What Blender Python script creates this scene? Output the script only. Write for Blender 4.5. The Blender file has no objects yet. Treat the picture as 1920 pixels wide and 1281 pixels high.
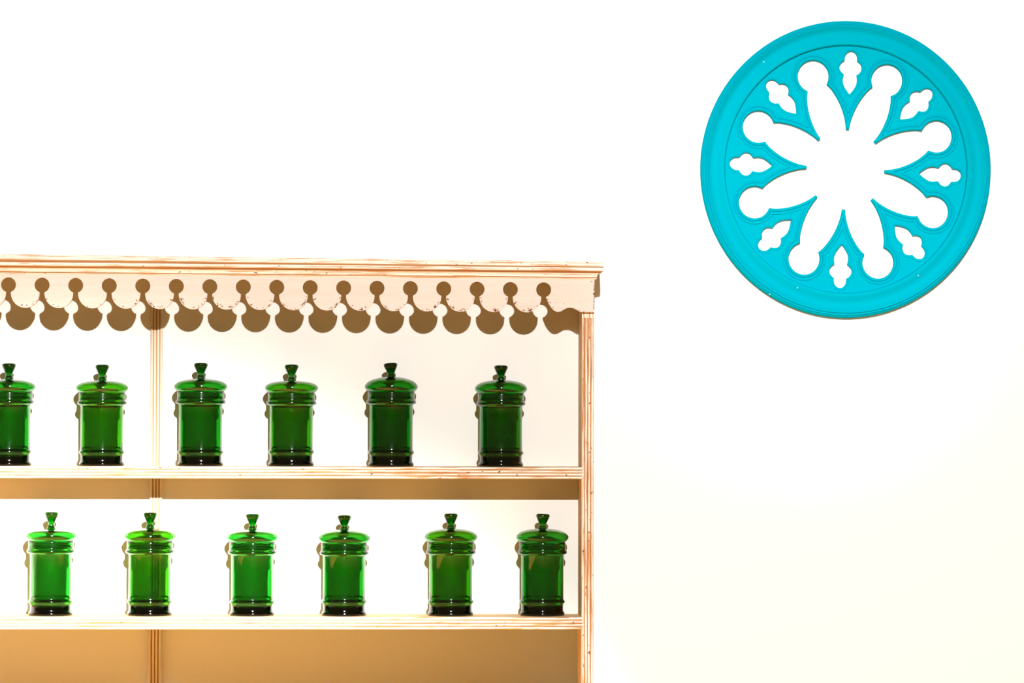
import bpy, bmesh, math, random
from mathutils import Vector, Matrix

random.seed(4)
scene = bpy.context.scene
COL = scene.collection

# ------------------------------------------------------------------ camera
F = 6500.0                      # focal length in pixels of the 1920 px frame
DIST = 6.825                    # camera to wall, metres
EYE = Vector((0.0, -DIST, 1.5))
yaw = math.atan((960 - 735) / F)
pitch = math.atan((803 - 640.5) / F)
ROT = (Matrix.Rotation(-yaw, 3, 'Z') @ Matrix.Rotation(math.pi / 2 + pitch, 3, 'X')
       @ Matrix.Rotation(0.0022, 3, 'Z'))
cam_data = bpy.data.cameras.new('camera')
cam_data.sensor_width = 36.0
cam_data.lens = F / 1920 * 36.0
cam_data.clip_end = 100
cam = bpy.data.objects.new('camera', cam_data)
cam.matrix_world = Matrix.Translation(EYE) @ ROT.to_4x4()
COL.objects.link(cam)
scene.camera = cam

# ------------------------------------------------------------------ world, lamps, exposure
world = bpy.data.worlds.new('world')
scene.world = world
world.use_nodes = True
bg = world.node_tree.nodes['Background']
bg.inputs['Color'].default_value = (1.0, 0.80, 0.36, 1)
bg.inputs['Strength'].default_value = 0.19


def spot(name, loc, aim, power, half_deg, blend, radius, color):
    d = bpy.data.lights.new(name, 'SPOT')
    d.energy = power
    d.spot_size = math.radians(2 * half_deg)
    d.spot_blend = blend
    d.shadow_soft_size = radius
    d.color = color
    o = bpy.data.objects.new(name, d)
    o.location = loc
    o.rotation_euler = (Vector(aim) - Vector(loc)).to_track_quat('-Z', 'Y').to_euler()
    COL.objects.link(o)
    return o


WARM = (1.0, 0.985, 0.965)
spot('room_spotlight', (0.33, -5.9, 3.40), (0.75, 0, 1.15), 1600, 42, 0.8, 0.035, WARM)
spot('added_bounce_spot', (0.30, -5.9, 3.42), (-0.74, -0.50, 0.45), 10300, 13.3, 1.0, 0.035, WARM)  # added narrow lamp, brightens the lower left and its upward bounce
spot('wheel_spotlight', (0.05, -5.6, 3.10), (0.80, 0, 1.83), 420, 5.0, 0.9, 0.05, WARM)

vs = scene.view_settings
vs.view_transform = 'Standard'
vs.look = 'None'
vs.exposure = 0.0
vs.gamma = 1.0
vs.use_curve_mapping = False


def at(px, py, Y):
    """Point of the plane Y (parallel to the wall) seen at a measured spot of the photograph."""
    d = ROT @ Vector(((px - 960) / F, -(py - 640.5) / F, -1.0))
    return EYE + d * ((Y - EYE.y) / d.y)


# ------------------------------------------------------------------ materials
def new_mat(name):
    m = bpy.data.materials.new(name)
    m.use_nodes = True
    nt = m.node_tree
    return m, nt, nt.nodes['Principled BSDF']


def plain(name, col, rough=0.6, bump=0.0, scale=60, var=0.0):
    m, nt, b = new_mat(name)
    b.inputs['Base Color'].default_value = (*col, 1)
    b.inputs['Roughness'].default_value = rough
    tc = nt.nodes.new('ShaderNodeTexCoord')
    nz = nt.nodes.new('ShaderNodeTexNoise')
    nz.inputs['Scale'].default_value = scale
    nz.inputs['Detail'].default_value = 4
    nt.links.new(tc.outputs['Object'], nz.inputs['Vector'])
    if var:
        mx = nt.nodes.new('ShaderNodeMix')
        mx.data_type = 'RGBA'
        mx.inputs[6].default_value = (*[c * (1 - var) for c in col], 1)
        mx.inputs[7].default_value = (*[min(1, c * (1 + var)) for c in col], 1)
        nt.links.new(nz.outputs['Fac'], mx.inputs[0])
        nt.links.new(mx.outputs[2], b.inputs['Base Color'])
    if bump:
        bp = nt.nodes.new('ShaderNodeBump')
        bp.inputs['Strength'].default_value = bump
        bp.inputs['Distance'].default_value = 0.002
        nt.links.new(nz.outputs['Fac'], bp.inputs['Height'])
        nt.links.new(bp.outputs['Normal'], b.inputs['Normal'])
    return m


def worn(name, paint, wood, stretch, lo, hi, chips=None, rough=0.65):
    """Limewashed wood: paint rubbed through to the wood in streaks along the grain, and small chips."""
    m, nt, b = new_mat(name)
    b.inputs['Roughness'].default_value = rough
    N, L = nt.nodes, nt.links
    tc = N.new('ShaderNodeTexCoord')
    mp = N.new('ShaderNodeMapping')
    mp.inputs['Scale'].default_value = stretch
    L.new(tc.outputs['Object'], mp.inputs['Vector'])
    nz = N.new('ShaderNodeTexNoise')
    nz.inputs['Scale'].default_value = 1.0
    nz.inputs['Detail'].default_value = 5
    nz.inputs['Roughness'].default_value = 0.65
    L.new(mp.outputs['Vector'], nz.inputs['Vector'])
    rp = N.new('ShaderNodeValToRGB')
    rp.color_ramp.elements[0].position = lo
    rp.color_ramp.elements[1].position = hi
    rp.color_ramp.elements[0].color = (*paint, 1)
    rp.color_ramp.elements[1].color = (*wood, 1)
    L.new(nz.outputs['Fac'], rp.inputs['Fac'])
    out = rp.outputs['Color']
    if chips:
        scale, thr, col = chips
        n2 = N.new('ShaderNodeTexNoise')
        n2.inputs['Scale'].default_value = scale
        n2.inputs['Detail'].default_value = 3
        mp2 = N.new('ShaderNodeMapping')
        mp2.inputs['Scale'].default_value = [1.0 if s > 60 else 0.45 for s in stretch]
        L.new(tc.outputs['Object'], mp2.inputs['Vector'])
        L.new(mp2.outputs['Vector'], n2.inputs['Vector'])
        r2 = N.new('ShaderNodeValToRGB')
        r2.color_ramp.elements[0].position = thr
        r2.color_ramp.elements[1].position = thr + 0.02
        r2.color_ramp.elements[0].color = (0, 0, 0, 1)
        r2.color_ramp.elements[1].color = (1, 1, 1, 1)
        L.new(n2.outputs['Fac'], r2.inputs['Fac'])
        mx = N.new('ShaderNodeMix')
        mx.data_type = 'RGBA'
        L.new(r2.outputs['Color'], mx.inputs[0])
        L.new(out, mx.inputs[6])
        mx.inputs[7].default_value = (*col, 1)
        out = mx.outputs[2]
    L.new(out, b.inputs['Base Color'])
    bp = N.new('ShaderNodeBump')
    bp.inputs['Strength'].default_value = 0.25
    bp.inputs['Distance'].default_value = 0.0008
    L.new(nz.outputs['Fac'], bp.inputs['Height'])
    L.new(bp.outputs['Normal'], b.inputs['Normal'])
    return m


def glass(name, thin):
    """Clear polished glass coloured by absorption in its depth; thin = what 6.6 mm of it lets through."""
    m, nt, b = new_mat(name)
    b.inputs['Base Color'].default_value = (1, 1, 1, 1)
    b.inputs['Roughness'].default_value = 0.07
    b.inputs['IOR'].default_value = 1.5
    b.inputs['Transmission Weight'].default_value = 1.0
    sig = [-math.log(c) / 0.0066 for c in thin]
    dens = max(sig) * 1.02
    va = nt.nodes.new('ShaderNodeVolumeAbsorption')
    va.inputs['Color'].default_value = (*[1 - q / dens for q in sig], 1)
    va.inputs['Density'].default_value = dens
    nt.links.new(va.outputs['Volume'], nt.nodes['Material Output'].inputs['Volume'])
    # faint vertical waviness of old hand-made glass
    tc = nt.nodes.new('ShaderNodeTexCoord')
    mp = nt.nodes.new('ShaderNodeMapping')
    mp.inputs['Scale'].default_value = (130, 130, 14)
    nz = nt.nodes.new('ShaderNodeTexNoise')
    nz.inputs['Scale'].default_value = 1.0
    nz.inputs['Detail'].default_value = 1.5
    bp = nt.nodes.new('ShaderNodeBump')
    bp.inputs['Strength'].default_value = 0.10
    bp.inputs['Distance'].default_value = 0.001
    nt.links.new(tc.outputs['Object'], mp.inputs['Vector'])
    nt.links.new(mp.outputs['Vector'], nz.inputs['Vector'])
    nt.links.new(nz.outputs['Fac'], bp.inputs['Height'])
    nt.links.new(bp.outputs['Normal'], b.inputs['Normal'])
    return m


PAINT = (0.85, 0.785, 0.70)
WOOD = (0.62, 0.28, 0.09)
BROWN = (0.22, 0.075, 0.02)
M = {}
M['wall'] = plain('white_plaster', (0.93, 0.93, 0.925), 0.85, 0.05, 25)
M['panel'] = plain('cream_painted_panel', (0.77, 0.75, 0.71), 0.6, 0.03, 18, 0.015)
M['floor'] = plain('oak_floor', (0.55, 0.29, 0.10), 0.5, 0.1, 8, 0.15)
M['counter'] = plain('oiled_oak', (0.88, 0.46, 0.085), 0.45, 0.1, 12, 0.10)
for k in ('counter', 'floor'):
    M[k].node_tree.nodes['Principled BSDF'].inputs['Specular IOR Level'].default_value = 0.0
M['h'] = worn('limewashed_wood_along_shelf', PAINT, (0.58, 0.26, 0.08), (11, 60, 380), 0.51, 0.61, (230, 0.675, BROWN))
M['hgroove'] = worn('bare_wood_groove_along_shelf', (0.52, 0.25, 0.085), (0.36, 0.13, 0.035), (9, 60, 300), 0.35, 0.7)
M['v'] = worn('limewashed_wood_upright', PAINT, (0.58, 0.26, 0.08), (380, 60, 11), 0.48, 0.59, (230, 0.665, BROWN))
M['vgroove'] = worn('bare_wood_groove_upright', (0.52, 0.25, 0.085), (0.36, 0.13, 0.035), (300, 60, 9), 0.35, 0.7)
M['valance'] = worn('cream_paint_chipped_board', (0.665, 0.60, 0.54), (0.63, 0.54, 0.46), (10, 40, 120), 0.35, 0.75, None)
M['dark'] = worn('shade_brown_wood', (0.26, 0.13, 0.05), (0.18, 0.08, 0.03), (7, 60, 60), 0.35, 0.75)  # dark tone for valance back and soffit, chosen to deepen the shade there
M['vb'] = worn('limewashed_batten', (0.74, 0.63, 0.50), (0.62, 0.38, 0.18), (420, 60, 9), 0.50, 0.70, (260, 0.72, BROWN))
M['vbgroove'] = worn('batten_groove', (0.44, 0.25, 0.11), (0.32, 0.16, 0.06), (300, 60, 9), 0.35, 0.7)
M['valance_edge'] = worn('rubbed_fretwork_edge', (0.80, 0.52, 0.28), (0.45, 0.17, 0.06), (60, 60, 60), 0.35, 0.7)
M['chip'] = plain('dark_wood_under_chipped_paint', (0.30, 0.10, 0.04), 0.8, 0, 40, 0.3)
M['bare'] = worn('shade_warming_pine', (0.72, 0.47, 0.21), (0.55, 0.31, 0.12), (7, 60, 60), 0.35, 0.75)  # board colour made orange to warm the shade around the shelves
M['blue'] = plain('turquoise_paint', (0.0, 0.40, 0.535), 0.75, 0.06, 90, 0.02)
M['blue'].node_tree.nodes['Principled BSDF'].inputs['Specular IOR Level'].default_value = 0.0
M['fleck'] = plain('bare_plaster_fleck', (0.85, 0.9, 0.9), 0.6)
M['metal'] = plain('aged_brass', (0.45, 0.30, 0.10), 0.35)
GL = [glass('bottle_green_glass', (0.018, 0.37, 0.022)),
      glass('yellow_green_glass', (0.065, 0.41, 0.010)),
      glass('bright_green_glass', (0.025, 0.42, 0.040)),
      glass('deep_green_glass', (0.012, 0.31, 0.016))]


# ------------------------------------------------------------------ helpers
def tag(o, label=None, cat=None, group=None, kind=None):
    if label: o['label'] = label
    if cat: o['category'] = cat
    if group: o['group'] = group
    if kind: o['kind'] = kind
    return o


def empty(name, loc):
    o = bpy.data.objects.new(name, None)
    o.empty_display_size = 0.05
    o.location = loc
    COL.objects.link(o)
    return o


def link(name, me, mats, parent=None, smooth=False):
    o = bpy.data.objects.new(name, me)
    for m in (mats if isinstance(mats, (list, tuple)) else [mats]):
        me.materials.append(m)
    COL.objects.link(o)
    if parent is not None:
        o.parent = parent
    if smooth:
        for p in me.polygons:
            p.use_smooth = True
    return o


def from_bm(name, bm, mats, parent=None, smooth=False, origin=None, sharp=None):
    bmesh.ops.recalc_face_normals(bm, faces=bm.faces[:])
    if origin is not None:
        bmesh.ops.translate(bm, verts=bm.verts[:], vec=-Vector(origin))
    me = bpy.data.meshes.new(name)
    bm.to_mesh(me)
    bm.free()
    o = link(name, me, mats, parent, smooth)
    if sharp is not None:
        me.set_sharp_from_angle(angle=math.radians(sharp))
    return o


def add_box(bm, x0, x1, y0, y1, z0, z1, mi=0):
    v = [bm.verts.new((x, y, z)) for x in (x0, x1) for y in (y0, y1) for z in (z0, z1)]
    for q in ((0, 1, 3, 2), (4, 6, 7, 5), (0, 4, 5, 1), (2, 3, 7, 6), (0, 2, 6, 4), (1, 5, 7, 3)):
        bm.faces.new([v[i] for i in q]).material_index = mi


def bevel_all(bm, w):
    bmesh.ops.bevel(bm, geom=bm.edges[:], offset=w, segments=2, affect='EDGES', profile=0.5)


def reeds(width, n, r, gap=0.28):
    """Cross-section of a reeded face: (u, height, is_groove_after) from u = 0 to width."""
    pts = []
    p = width / n
    for i in range(n):
        a, b = i * p + p * gap / 2, (i + 1) * p - p * gap / 2
        for k in range(7):
            t = math.pi * k / 6
            pts.append(((a + b) / 2 - (b - a) / 2 * math.cos(t), r * (0.15 + 0.85 * math.sin(t) ** 0.8), False))
        if i < n - 1:
            pts[-1] = (pts[-1][0], pts[-1][1], True)
            pts.append((b + p * gap / 2, 0.0, True))
    return pts


def lathe(profile, seg=64):
    bm = bmesh.new()
    rings = []
    for r, z in profile:
        if r < 1e-7:
            rings.append([bm.verts.new((0, 0, z))])
        else:
            rings.append([bm.verts.new((r * math.cos(2 * math.pi * k / seg), r * math.sin(2 * math.pi * k / seg), z))
                          for k in range(seg)])
    for a, b in zip(rings, rings[1:]):
        if len(a) == 1 and len(b) == 1:
            continue
        for k in range(seg):
            q = [a[k % len(a)], a[(k + 1) % len(a)], b[(k + 1) % len(b)], b[k % len(b)]]
            q = list(dict.fromkeys(q))
            if len(q) > 2:
                bm.faces.new(q)
    return bm


# ------------------------------------------------------------------ measured frame of the dresser
YF = -0.125                                   # front of shelves and uprights
YV = YF - 0.012                               # front of the fretwork valance
WALL = 0.006                                  # wall face; the back panel's face is Y = 0
XI = at(1090.5, 900, YF).x                    # inner and outer edge of the right upright
XO = at(1113.3, 900, YF).x
XB0, XB1 = at(282.0, 750, 0).x, at(305.3, 750, 0).x      # centre batten
XC = (XB0 + XB1) / 2
LI, LO = 2 * XC - XI, 2 * XC - XO             # left upright mirrors the right one
Z1T, Z1B = at(1000, 876.0, YF).z, at(1000, 898.6, YF).z  # upper shelf
Z2T, Z2B = at(1000, 1157.6, YF).z, at(1000, 1181.0, YF).z  # lower shelf
ZC = 0.88                                     # worktop
ZTOP = at(1050, 505, YF).z
TILT = 0.0058                                 # the old cornice has lifted towards the left
SHADE_NICHE = 0.235                                 # made-up depth that keeps the lowest compartment in shade

# ------------------------------------------------------------------ the room
bm = bmesh.new()
wx0, wx1, wz0, wz1 = -4.0, 4.0, 0.0, 4.2
hx0, hx1, hz0, hz1 = LO + 0.004, XO - 0.004, ZC + 0.002, Z2T - 0.004  # wall opening for the added recess
ring_o = [(wx0, wz0), (wx1, wz0), (wx1, wz1), (wx0, wz1)]
ring_i = [(hx0, hz0), (hx1, hz0), (hx1, hz1), (hx0, hz1)]
fo = [bm.verts.new((x, WALL, z)) for x, z in ring_o]
fi = [bm.verts.new((x, WALL, z)) for x, z in ring_i]
bo = [bm.verts.new((x, WALL + 0.30, z)) for x, z in ring_o]
bi = [bm.verts.new((x, WALL + 0.30, z)) for x, z in ring_i]
for i in range(4):
    j = (i + 1) % 4
    bm.faces.new((fo[i], fo[j], fi[j], fi[i]))
    bm.faces.new((bo[i], bi[i], bi[j], bo[j]))
    bm.faces.new((fo[i], bo[i], bo[j], fo[j]))
    bm.faces.new((fi[i], fi[j], bi[j], bi[i]))
tag(from_bm('wall_back', bm, M['wall']), 'white plastered wall behind the shelves and the wheel', kind='structure')
bm = bmesh.new()
add_box(bm, -4, 4, -8, WALL, -0.05, 0)
tag(from_bm('floor', bm, M['floor']), 'warm oak floor below the shelves', kind='structure')

# ------------------------------------------------------------------ dresser
BASE = Vector((XC, -0.2, 0.0))
hutch = tag(empty('wall_shelf_unit', BASE),
            'cream limewashed open wooden shelf unit with scalloped valance and reeded edges', 'shelf unit')


def hpart(name, bm, mats, smooth=False, sharp=None, parent=None, label=None):
    o = from_bm(name, bm, mats, parent or hutch, smooth, BASE, sharp)
    if label: o['label'] = label
    return o


# back panels of the two upper compartments
for x0, x1 in ((LI - 0.006, XC), (XC, XI + 0.006)):
    bm = bmesh.new()
    add_box(bm, x0, x1, 0.0, WALL + 0.002, Z2B + 0.004, ZTOP)
    hpart('back_panel', bm, M['panel'])

# lowest compartment: recess added to put its back board in shade, same painted board
bm = bmesh.new()
add_box(bm, hx0, hx1, SHADE_NICHE, SHADE_NICHE + 0.006, hz0, hz1)
hpart('shade_recess_back', bm, M['panel'], label='back board of the lowest compartment set deep to lie in shadow')
for x0, x1 in ((hx0, hx0 + 0.005), (hx1 - 0.005, hx1)):
    bm = bmesh.new()
    add_box(bm, x0, x1, WALL, SHADE_NICHE, hz0, hz1)
    hpart('shade_recess_side', bm, M['panel'])
bm = bmesh.new()
add_box(bm, hx0, hx1, WALL, SHADE_NICHE, Z2B + 0.006, hz1)
hpart('shade_recess_top', bm, M['panel'])


def upright_strip(bm, x0, x1, yface, z0, z1, n, r, mi_paint=0, mi_groove=1):
    """Reeded vertical face: reeds run up and down, standing proud of yface towards the room."""
    pts = reeds(x1 - x0, n, r)
    lo = [bm.verts.new((x0 + u, yface - h, z0)) for u, h, g in pts]
    hi = [bm.verts.new((x0 + u, yface - h, z1)) for u, h, g in pts]
    for i in range(len(pts) - 1):
        f = bm.faces.new((lo[i], lo[i + 1], hi[i + 1], hi[i]))
        f.material_index = mi_groove if pts[i][2] else mi_paint
    bk = [bm.verts.new(p) for p in ((x1, yface + 0.002, z0), (x0, yface + 0.002, z0), (x1, yface + 0.002, z1), (x0, yface + 0.002, z1))]
    bm.faces.new(lo + [bk[0], bk[1]])
    bm.faces.new(hi + [bk[2], bk[3]])
    bm.faces.new((lo[-1], bk[0], bk[2], hi[-1]))
    bm.faces.new((lo[0], hi[0], bk[3], bk[1]))
    bm.faces.new((bk[0], bk[1], bk[3], bk[2]))


# uprights
ZCAP1, ZCAP0 = at(1100, 584, YF).z, at(1100, 597, YF).z
for x0, x1 in ((XI, XO), (LO, LI)):
    bm = bmesh.new()
    add_box(bm, x0, x1, YF + 0.003, WALL, ZC, ZTOP, 0)
    up = hpart('side_upright', bm, M['bare'])
    bm = bmesh.new()
    upright_strip(bm, x0, x1, YF + 0.002, ZC, ZCAP0, 4, 0.0035)
    hpart('reeded_face', bm, [M['v'], M['vgroove']], True, 50, up)
    up.children[-1].matrix_parent_inverse = Matrix.Identity(4)
    bm = bmesh.new()
    add_box(bm, x0 - 0.0004, x1 + 0.0004, YF - 0.0022, YF + 0.003, ZCAP0, ZCAP1 + 0.01)
    bevel_all(bm, 0.0005)
    hpart('capital_block', bm, M['v'], False, None, up)

# centre battens: one behind the jars, one in the added recess, thickened to shade the board
bm = bmesh.new()
upright_strip(bm, XB0, XB1, -0.0065, Z2B + 0.004, ZTOP, 4, 0.0034)
add_box(bm, XB0 + 0.0004, XB1 - 0.0004, -0.0065, 0.0, Z2B + 0.004, ZTOP, 0)
hpart('centre_batten', bm, [M['vb'], M['vbgroove']], True, 50, label='narrow reeded centre batten fixed on the back panel')
xa, xb = at(279.0, 1230, SHADE_NICHE).x, at(304.0, 1230, SHADE_NICHE).x
bm = bmesh.new()
upright_strip(bm, xa, xb, SHADE_NICHE - 0.022, hz0, hz1, 4, 0.0045)
add_box(bm, xa + 0.0004, xb - 0.0004, SHADE_NICHE - 0.022, SHADE_NICHE, hz0, hz1, 0)
hpart('recess_batten', bm, [M['vb'], M['vbgroove']], True, 50)


def shelf(zt, zb):
    bm = bmesh.new()
    add_box(bm, LI - 0.004, XI + 0.004, YF + 0.004, 0.0, zb, zt)
    bmesh.ops.bevel(bm, geom=bm.edges[:], offset=0.0008, segments=1, affect='EDGES')
    b = hpart('shelf_board', bm, M['bare'])
    bm = bmesh.new()
    pts = reeds(zt - zb, 4, 0.0035, 0.30)
    h2 = (zt - zb) / 2
    yf = YF + 0.0005
    ends = []
    for sgn in (-1, 1):
        row = []
        for u, h, g in pts:
            over = 0.55 * (h2 - abs(u - h2))          # pointed, mitred end let into the upright
            x = XI + over if sgn > 0 else LI - over
            row.append(bm.verts.new((x, yf - h, zb + u)))
        ends.append(row)
    a, c = ends
    for i in range(len(pts) - 1):
        f = bm.faces.new((a[i], c[i], c[i + 1], a[i + 1]))
        f.material_index = 1 if pts[i][2] else 0
    yb = YF + 0.0045
    q = [bm.verts.new(p) for p in ((LI, yb, zb), (XI, yb, zb), (XI, yb, zt), (LI, yb, zt))]
    bm.faces.new((a[0], q[0], q[1], c[0]))
    bm.faces.new((a[-1], c[-1], q[2], q[3]))
    bm.faces.new(c + [q[2], q[1]])
    bm.faces.new(a + [q[3], q[0]])
    hpart('reeded_front', bm, [M['h'], M['hgroove']], True, 50, b)


shelf(Z1T, Z1B)
shelf(Z2T, Z2B)

# fretwork valance: one board, keyhole slots between round lobes
S = (DIST + YV) / F
A0 = at(1019.4, 543.5, YV)
HR, NECK, LR, LDY, PITCH = 14.0, 4.6, 26.6, 14.0, 62.55
xr = (XO - A0.x) / S
xl = (LO - A0.x) / S
top = 25.0
pts = [(xr, top), (xl, top), (xl, -41)]
nholes = int((-xl - 40) / PITCH) + 1
pts.append((xl + 22, -41))


def wavy_end(x_hole, d):
    """Lobe and ogee that closes the row of scallops beside an upright (d = +1 right, -1 left)."""
    base = [(6.0, -17), (9, -25), (14, -33), (20, -39), (26, -41.5), (32, -40.5), (38, -37), (44, -33.8),
            (50, -33), (56, -34), (62, -36.8), (67, -40), (71, -41.5)]
    return [(x_hole + d * x, y) for x, y in base]


first = -(nholes - 1) * PITCH
pts.pop()
pts += [(x, y) for x, y in reversed(wavy_end(first, -1)) if x > xl + 2]
for k in range(nholes):
    hx = first + k * PITCH
    a0 = math.asin(NECK / HR)
    if k > 0:
        pass
    # keyhole, entered from the left side of the neck
    pts.append((hx - NECK, -HR * math.cos(a0) - 1.5))
    for i in range(29):
        t = -math.pi / 2 - a0 - (2 * math.pi - 2 * a0) * i / 28
        pts.append((hx + HR * math.cos(t), HR * math.sin(t)))
    pts.append((hx + NECK, -HR * math.cos(a0) - 1.5))
    if k < nholes - 1:
        cx = hx + PITCH / 2
        for i in range(1, 24):
            t = math.pi + math.pi * i / 24
            pts.append((cx + LR * math.cos(t), -LDY - 1.5 + LR * 1.02 * math.sin(t)))
pts += wavy_end(0.0, 1)
pts.append((xr, -41.5))


def vw(p, y):
    return (A0.x + S * p[0], y, A0.z + S * (p[1] - TILT * p[0]))


bm = bmesh.new()
fr = [bm.verts.new(vw(p, YV)) for p in pts]
bk = [bm.verts.new(vw(p, YF - 0.0003)) for p in pts]
bm.faces.new(fr)
bm.faces.new(list(reversed(bk))).material_index = 2
for i in range(len(pts)):
    j = (i + 1) % len(pts)
    bm.faces.new((fr[i], fr[j], bk[j], bk[i])).material_index = 1
val = hpart('valance', bm, [M['valance'], M['valance_edge'], M['dark']], label='cream fretwork valance with round keyhole slots and chipped lobes')

# chips where the paint has come off the lobes
bm = bmesh.new()
rnd = random.Random(11)


def chip(px, py, w, h):
    n = rnd.randint(5, 8)
    ph = rnd.random() * 6
    loop = []
    for i in range(n):
        t = ph + 2 * math.pi * i / n
        k = rnd.uniform(0.5, 1.15)
        loop.append(bm.verts.new(vw((px + w * k * math.cos(t), py + h * k * math.sin(t)), YV - 0.00025)))
    bm.faces.new(loop)


for k in range(nholes - 1):
    cx = first + k * PITCH + PITCH / 2
    strength = 0.45 + 1.1 * max(0.0, 1 - abs(k - (nholes - 6)) / 12)
    for i in range(int(rnd.uniform(3, 11) * strength)):
        t = math.pi + math.pi * min(0.97, max(0.03, rnd.gauss(0.62, 0.22)))
        rr = LR - rnd.uniform(0.8, 3.6) ** 1.15
        chip(cx + rr * math.cos(t), -LDY - 1.5 + rr * math.sin(t), rnd.uniform(0.8, 2.9), rnd.uniform(0.6, 1.6))
for k in range(nholes - 13, nholes - 1):      # clusters of flaked paint on the lobes nearer the right upright
    cx = first + k * PITCH + PITCH / 2
    for c in range(rnd.randint(1, 3)):
        tc = math.pi + math.pi * rnd.choice((rnd.uniform(0.06, 0.3), rnd.uniform(0.5, 0.92)))
        for i in range(rnd.randint(4, 9)):
            t = tc + rnd.gauss(0, 0.10)
            rr = LR - abs(rnd.gauss(0, 2.2)) - 0.7
            chip(cx + rr * math.cos(t), -LDY - 1.5 + rr * math.sin(t), rnd.uniform(0.6, 1.9), rnd.uniform(0.6, 1.5))
for i in range(26):
    chip(xr - rnd.uniform(0.4, 1.8), rnd.uniform(-38, 14), rnd.uniform(0.5, 1.1), rnd.uniform(1.0, 3.0))
for x, y, w, h in ((23, -24, 1.6, .7), (38, -25.5, 1.1, .9), (67, -38, 1.8, .8), (13, -24, .9, 1.6), (18, -33, 1.8, .9), (34, -36, .8, 1.1),
                   (8, -18, .8, 2.2), (10, -23, 1.2, 1.8), (69, -23, 1.3, .5), (90, 16, 2.2, .9), (76, -41, 3.5, .7)):
    chip(x, y, w, h)
ch = hpart('paint_chips', bm, M['chip'], parent=val)
ch['kind'] = 'stuff'

# cornice: one moulded profile mitred round the front and both ends
c0 = at(1100, 525.5, YF - 0.004).z
SC = (DIST + YF - 0.01) / F
prof = [  # outward in px, up in px from the cornice foot, groove face follows
    (0.5, -1.0, 0), (1.6, 0.0, 1), (1.8, 1.2, 0), (3.6, 1.8, 0), (4.4, 3.4, 1), (3.8, 4.4, 1), (4.6, 5.4, 0), (5.0, 8.0, 0), (6.3, 10.5, 0),
    (8.6, 12.6, 1), (8.9, 14.0, 1), (14.6, 15.0, 1), (16.3, 16.6, 0), (17.2, 18.6, 0), (17.3, 20.6, 0), (16.6, 22.6, 1), (15.9, 23.6, 1),
    (16.8, 24.6, 0), (17.3, 26.2, 0), (17.3, 32.6, 0), (16.6, 33.8, 0), (15.0, 34.2, 0)]
bm = bmesh.new()
cols = []
for o, u, g in prof:
    o *= SC
    z = c0 + u * SC
    row = []
    for x, y in ((LO - o, WALL), (LO - o, YF - 0.010 - o), (XO + o, YF - 0.010 - o), (XO + o, WALL)):
        row.append(bm.verts.new((x, y, z - (TILT + (0.0030 if u > 24 else 0.0)) * (x - XO))))
    cols.append(row)
for i in range(len(prof) - 1):
    for s in range(3):
        bm.faces.new((cols[i][s], cols[i][s + 1], cols[i + 1][s + 1], cols[i + 1][s])).material_index = prof[i][2]
bm.faces.new(cols[0]).material_index = 2
bm.faces.new(cols[-1])
bm.faces.new([c[0] for c in cols])
bm.faces.new([c[3] for c in cols])
hpart('cornice', bm, [M['h'], M['hgroove'], M['dark']], False, label='moulded cream cornice along the top of the shelf unit')

# worktop and base below the picture, the top added to bounce warm light upwards
bm = bmesh.new()
add_box(bm, LO - 0.03, XO + 0.03, -0.60, WALL, ZC - 0.035, ZC)
bevel_all(bm, 0.004)
hpart('bounce_worktop', bm, M['counter'])
bm = bmesh.new()
add_box(bm, hx0, hx1, WALL, SHADE_NICHE, ZC - 0.02, hz0)
hpart('shade_recess_floor', bm, M['counter'])
bm = bmesh.new()
add_box(bm, LO, XO, -0.56, WALL, 0.0, ZC - 0.035)
hpart('base_cabinet', bm, M['v'])
for i in range(4):
    w = (XO - LO) / 4
    bm = bmesh.new()
    add_box(bm, LO + i * w + 0.012, LO + (i + 1) * w - 0.012, -0.578, -0.56, 0.09, ZC - 0.06)
    bevel_all(bm, 0.003)
    d = hpart('door', bm, M['v'])
    kb = lathe([(0, 0), (0.006, 0), (0.006, 0.012), (0.013, 0.018), (0.013, 0.026), (0, 0.030)], 20)
    bmesh.ops.transform(kb, matrix=Matrix.Translation((LO + i * w + (w - 0.05 if i % 2 == 0 else 0.05), -0.578, 0.55))
                        @ Matrix.Rotation(math.pi / 2, 4, 'X'), verts=kb.verts[:])
    hpart('knob', kb, M['metal'], True, None, d)
for o in hutch.children_recursive:            # sub-parts share the unit's base as origin
    o.matrix_parent_inverse = Matrix.Identity(4)

# ------------------------------------------------------------------ glass jars
SJ = (DIST - 0.062) / F / 5.57                # metres per unit of the measured silhouette


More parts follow.
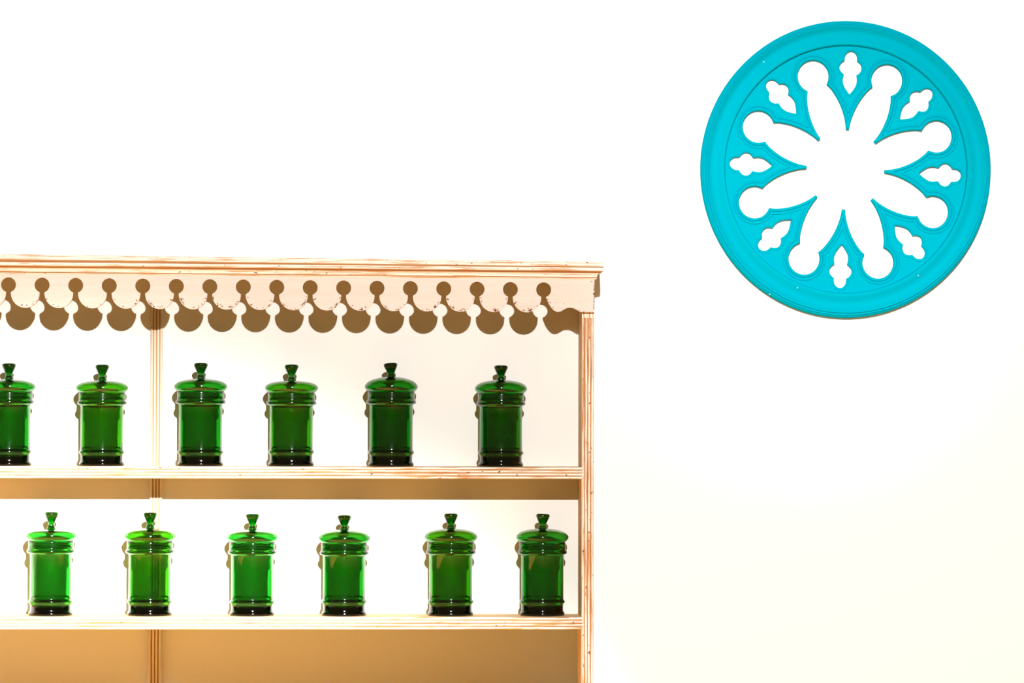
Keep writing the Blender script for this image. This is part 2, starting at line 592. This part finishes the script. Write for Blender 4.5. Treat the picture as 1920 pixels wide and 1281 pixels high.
def jar(px, shelf_z, top_px, bottom_px, gl, label, dome=0.0, foot=0, tilt=0.0, wide=1.0, yj=-0.062):
    base = at(px, bottom_px, yj)
    base.z = shelf_z + 0.0004
    root = tag(empty('glass_jar', base), label, 'jar', 'green lidded jars on the open shelves')
    k = (bottom_px - top_px) / 192.6          # each jar was blown to a slightly different height

    def P(l, dz=0.0):
        return [(r * SJ * wide, ((1145 - y) * k + dz) * SJ) for r, y in l]

    f = foot
    body = P([(0, 1141), (205, 1141), (212, 1145), (226, 1145), (236, 1137), (239, 1124), (235, 1112), (226, 1102), (222, 1090), (222, 1040 - f),
              (226, 1022 - f), (238, 1013 - f), (242, 1002 - f), (238, 991 - f), (228, 980 - f), (225, 968 - f), (225, 760), (225, 514), (231, 503),
              (252, 497), (260, 486), (261, 474), (255, 462), (247, 455), (245, 446), (245, 384), (243, 375), (238, 372),
              (234, 372), (230, 376), (229, 400), (228, 440), (225, 470), (219, 500), (213, 530), (209, 570), (207, 700), (206, 1010), (200, 1052), (184, 1070), (120, 1077), (0, 1079)])
    from_bm('body', lathe(body), gl, root, True, sharp=55)
    d = dome
    lid = P([(0, 236 - d), (45, 237 - d), (80, 239.5 - d * .97), (115, 243 - d * .9), (165, 250 - d * .75), (205, 259 - d * .55), (236, 270 - d * .35), (258, 284 - d * .15),
             (272, 299), (278.5, 315), (276, 332), (266, 348), (254, 361), (247, 368), (243, 371), (232, 371), (228, 368),
             (230, 360), (243, 348), (256, 332), (258, 316), (250, 300), (232, 287 - d * .2), (200, 276 - d * .5), (160, 268 - d * .75), (110, 261 - d * .9), (0, 256 - d)])
    lo = from_bm('lid', lathe(lid), gl, root, True, sharp=60)
    knob = P([(0, 238 - d), (47, 238.5 - d), (49, 232 - d), (44, 222 - d), (36, 210 - d), (33, 196), (34, 184), (44, 164), (58, 134), (71, 104), (73, 94),
              (69, 82), (60, 75), (46, 72), (0, 71)])
    zk = (1145 - 238 + d) * k * SJ
    bmk = lathe(knob, 40)
    bmesh.ops.transform(bmk, matrix=Matrix.Translation((0, 0, zk)) @ Matrix.Rotation(tilt, 4, 'Y') @ Matrix.Translation((0, 0, -zk + 0.0002)), verts=bmk.verts[:])
    from_bm('knob', bmk, gl, lo, True, sharp=60)
    return root


U, Lo = Z1T, Z2T
jar(15.8, U, 680.8, 871.5, GL[0], 'green jar on the upper shelf cut off by the left picture edge', 0, 4)
jar(190.8, U, 685.6, 874.3, GL[1], 'green jar on the upper shelf just left of the centre batten', 0, 0, 0, .985)
jar(375.8, U, 682.9, 875.3, GL[0], 'green jar on the upper shelf just right of the centre batten', 4, 0)
jar(546.0, U, 686.2, 876.0, GL[1], 'fourth green jar from the left picture edge on the upper shelf', -4, 6)
jar(733.2, U, 682.6, 876.0, GL[3], 'dark green jar with tall domed lid on upper shelf, second from right', 22, 0, -0.07)
jar(939.0, U, 686.0, 875.5, GL[3], 'rightmost green jar on the upper shelf, next to the right upright', 12, 0, 0, .985)
jar(95.0, Lo, 961.4, 1153.5, GL[2], 'leftmost green jar on the lower shelf, with a flat pale lid', -12, 0, .03, .965)
jar(280.6, Lo, 964.8, 1156.0, GL[1], 'yellowish green jar on the lower shelf in front of the centre batten', 4, 0, 0, .98)
jar(472.6, Lo, 968.9, 1157.8, GL[2], 'third green jar from the left on the lower shelf', 0, -4, 0, .975)
jar(645.0, Lo, 971.5, 1158.3, GL[0], 'fourth green jar from the left on the lower shelf', 10, 4, 0, .985)
jar(844.9, Lo, 967.1, 1157.3, GL[1], 'green jar on the lower shelf, second from the right upright', 8, 0)
jar(1016.7, Lo, 965.6, 1155.5, GL[2], 'rightmost green jar on the lower shelf, next to the right upright', 10, 2, .04, .985)

# ------------------------------------------------------------------ turquoise tracery wheel
WC = at(1586.0, 317.5, WALL - 0.012)
WC.y = WALL
SW = DIST / F * 0.9985
wheel = tag(empty('tracery_wheel', WC), 'round turquoise painted rose-window tracery wheel hung on the white wall', 'wall ornament')
wheel.rotation_euler = (0, math.radians(2.85), 0)
OVAL = 0.979


def wv(x, z, h):
    return (x * SW * OVAL, -h * SW, z * SW)


# moulded rim
rim = [(233, 8.5), (234.2, 17.0), (235.5, 19.0), (238.5, 19.6), (243, 17.8), (248, 15.2), (253, 13.6), (258, 13.6), (262, 15.2), (266, 18.4), (269, 21.0), (271, 22.0), (272.0, 21.4),
       (272.5, 18.4), (273.3, 19.6), (275.2, 20.0), (276.3, 19.0), (276.7, 16.6), (277.6, 17.2), (279.2, 16.0), (280.3, 13.6), (280.6, 10), (280.6, 0.3), (233, 0.3)]
bm = bmesh.new()
NS = 192
rows = []
for r, h in rim:
    rows.append([bm.verts.new(wv(r * math.cos(2 * math.pi * k / NS), r * math.sin(2 * math.pi * k / NS), h)) for k in range(NS)])
for i in range(len(rim)):
    a, b = rows[i], rows[(i + 1) % len(rim)]
    for k in range(NS):
        bm.faces.new((a[k], a[(k + 1) % NS], b[(k + 1) % NS], b[k]))
from_bm('rim', bm, M['blue'], wheel, True, sharp=50)

# outline of the eight-petalled opening
half = [(71, 26.4), (77, 28.2), (84, 29.8), (91, 30.9), (98, 31.6), (106, 32.0), (114, 31.9), (122, 31.4), (130, 30.4), (138, 29.0),
        (146, 27.0), (153, 24.8), (159, 22.2), (163.4, 19.6)]
CA, CR = 186.8, 30.3
arc = []
t0 = math.atan2(19.6, 163.4 - CA)
for i in range(1, 36):
    t = t0 - 2 * t0 * i / 36
    arc.append((CA + CR * math.cos(t), CR * math.sin(t)))
petal = half + arc + [(a, -t) for a, t in reversed(half)]
star = []
for k in range(8):
    th = math.radians(22.5 + 45 * k)
    for a, t in petal:
        star.append((a * math.cos(th) + t * math.sin(th), a * math.sin(th) - t * math.cos(th)))
fleur_half = [(141.5, 0), (146, 3.6), (151, 7.4), (156, 10.6), (161, 12.9), (166.5, 14.1), (172, 14.0), (176, 13.3), (179.3, 12.4), (181, 14.8), (184, 18.4),
              (188, 21.0), (192.5, 22.0), (197, 21.2), (201, 18.8), (204, 15.6), (206, 12.4), (210, 12.4), (214, 12.0), (218, 10.4), (221.5, 7.6), (223.8, 4.0), (224.5, 0)]
fleur = fleur_half + [(a, -t) for a, t in reversed(fleur_half[1:-1])]
fleurs = []
for k in range(8):
    th = math.radians(45 * k)
    fleurs.append([(a * math.cos(th) - t * math.sin(th), a * math.sin(th) + t * math.cos(th)) for a, t in fleur])


def curve_mesh(loops, extrude=0.0, bevel=0.0, fill=True, res=2):
    cu = bpy.data.curves.new('tmp', 'CURVE')
    cu.dimensions = '2D' if fill else '3D'
    if fill: cu.fill_mode = 'BOTH'
    cu.extrude = extrude
    cu.bevel_depth = bevel
    cu.bevel_resolution = res
    for lp in loops:
        sp = cu.splines.new('POLY')
        sp.points.add(len(lp) - 1)
        for p, q in zip(sp.points, lp):
            p.co = (q[0], q[1], 0, 1)
        sp.use_cyclic_u = True
    ob = bpy.data.objects.new('tmp', cu)
    COL.objects.link(ob)
    dg = bpy.context.evaluated_depsgraph_get()
    me = bpy.data.meshes.new_from_object(ob.evaluated_get(dg))
    bpy.data.objects.remove(ob)
    bpy.data.curves.remove(cu)
    me.materials.clear()
    return me


def to_wheel(me, h0):
    for v in me.vertices:
        x, z, h = v.co
        v.co = wv(x, z, h + h0)
    me.update()
    return me


ringpts = [(234 * math.cos(2 * math.pi * k / NS), 234 * math.sin(2 * math.pi * k / NS)) for k in range(NS)]
me = to_wheel(curve_mesh([ringpts, star] + fleurs, 4.6, 0.0), 4.9)
me.name = 'tracery_panel'
link('tracery_panel', me, M['blue'], wheel)
panel = wheel.children[-1]


def offset(loop, d):
    """Parallel outline at distance d outside a closed loop, cleaned of crossings."""
    n = len(loop)
    area = sum(loop[i][0] * loop[(i + 1) % n][1] - loop[(i + 1) % n][0] * loop[i][1] for i in range(n))
    s = 1 if area > 0 else -1
    out = []
    segs = [(Vector(loop[i]), Vector(loop[(i + 1) % n])) for i in range(n)]
    for i in range(n):
        p0, p1 = segs[i]
        if (p1 - p0).length < 1e-6: continue
        t = (p1 - p0).normalized()
        nr = Vector((t.y, -t.x)) * s
        m = max(1, int((p1 - p0).length / 2.0))
        for j in range(m):
            q = p0 + (p1 - p0) * ((j + 0.5) / m) + nr * d
            ok = True
            for a, b in segs:
                ab = b - a
                l2 = ab.length_squared
                if l2 < 1e-9: continue
                u = max(0.0, min(1.0, (q - a).dot(ab) / l2))
                if (q - (a + ab * u)).length < d * 0.97:
                    ok = False
                    break
            if ok:
                out.append((q.x, q.y))
    return out


for lp, name in [(star, 'petal_moulding')] + [(f, 'opening_moulding') for f in fleurs]:
    big = name == 'petal_moulding'
    for d, r, h in (((2.9, 2.9, 9.6), (9.4, 2.5, 9.0)) if big else ((3.2, 2.6, 8.3),)):
        me = to_wheel(curve_mesh([offset(lp, d)], 0, r, False), h)
        me.name = name
        link(name, me, M['blue'], panel, True)

# flecks of bare plaster where nails were filled
ca, sa = math.cos(math.radians(2.85)), math.sin(math.radians(2.85))
for px, py in ((1432, 116), (1494.5, 540), (1443, 552), (1721, 517)):
    p = at(px, py, WALL - 0.014) - WC
    x, z = p.x * ca - p.z * sa, p.x * sa + p.z * ca
    r = math.hypot(x / OVAL, z) / SW
    h = 13.2
    for (r0, h0), (r1, h1) in zip(rim, rim[1:]):
        if r0 <= r <= r1: h = h0 + (h1 - h0) * (r - r0) / max(1e-6, r1 - r0)
    bmn = lathe([(0, -0.001), (0.0012, -0.001), (0.0013, 0.0004), (0.0007, 0.0010), (0, 0.0011)], 12)
    bmesh.ops.transform(bmn, matrix=Matrix.Translation((x, -h * SW, z)) @ Matrix.Rotation(math.pi / 2, 4, 'X'), verts=bmn.verts[:])
    from_bm('nail_head', bmn, M['fleck'], wheel, True)
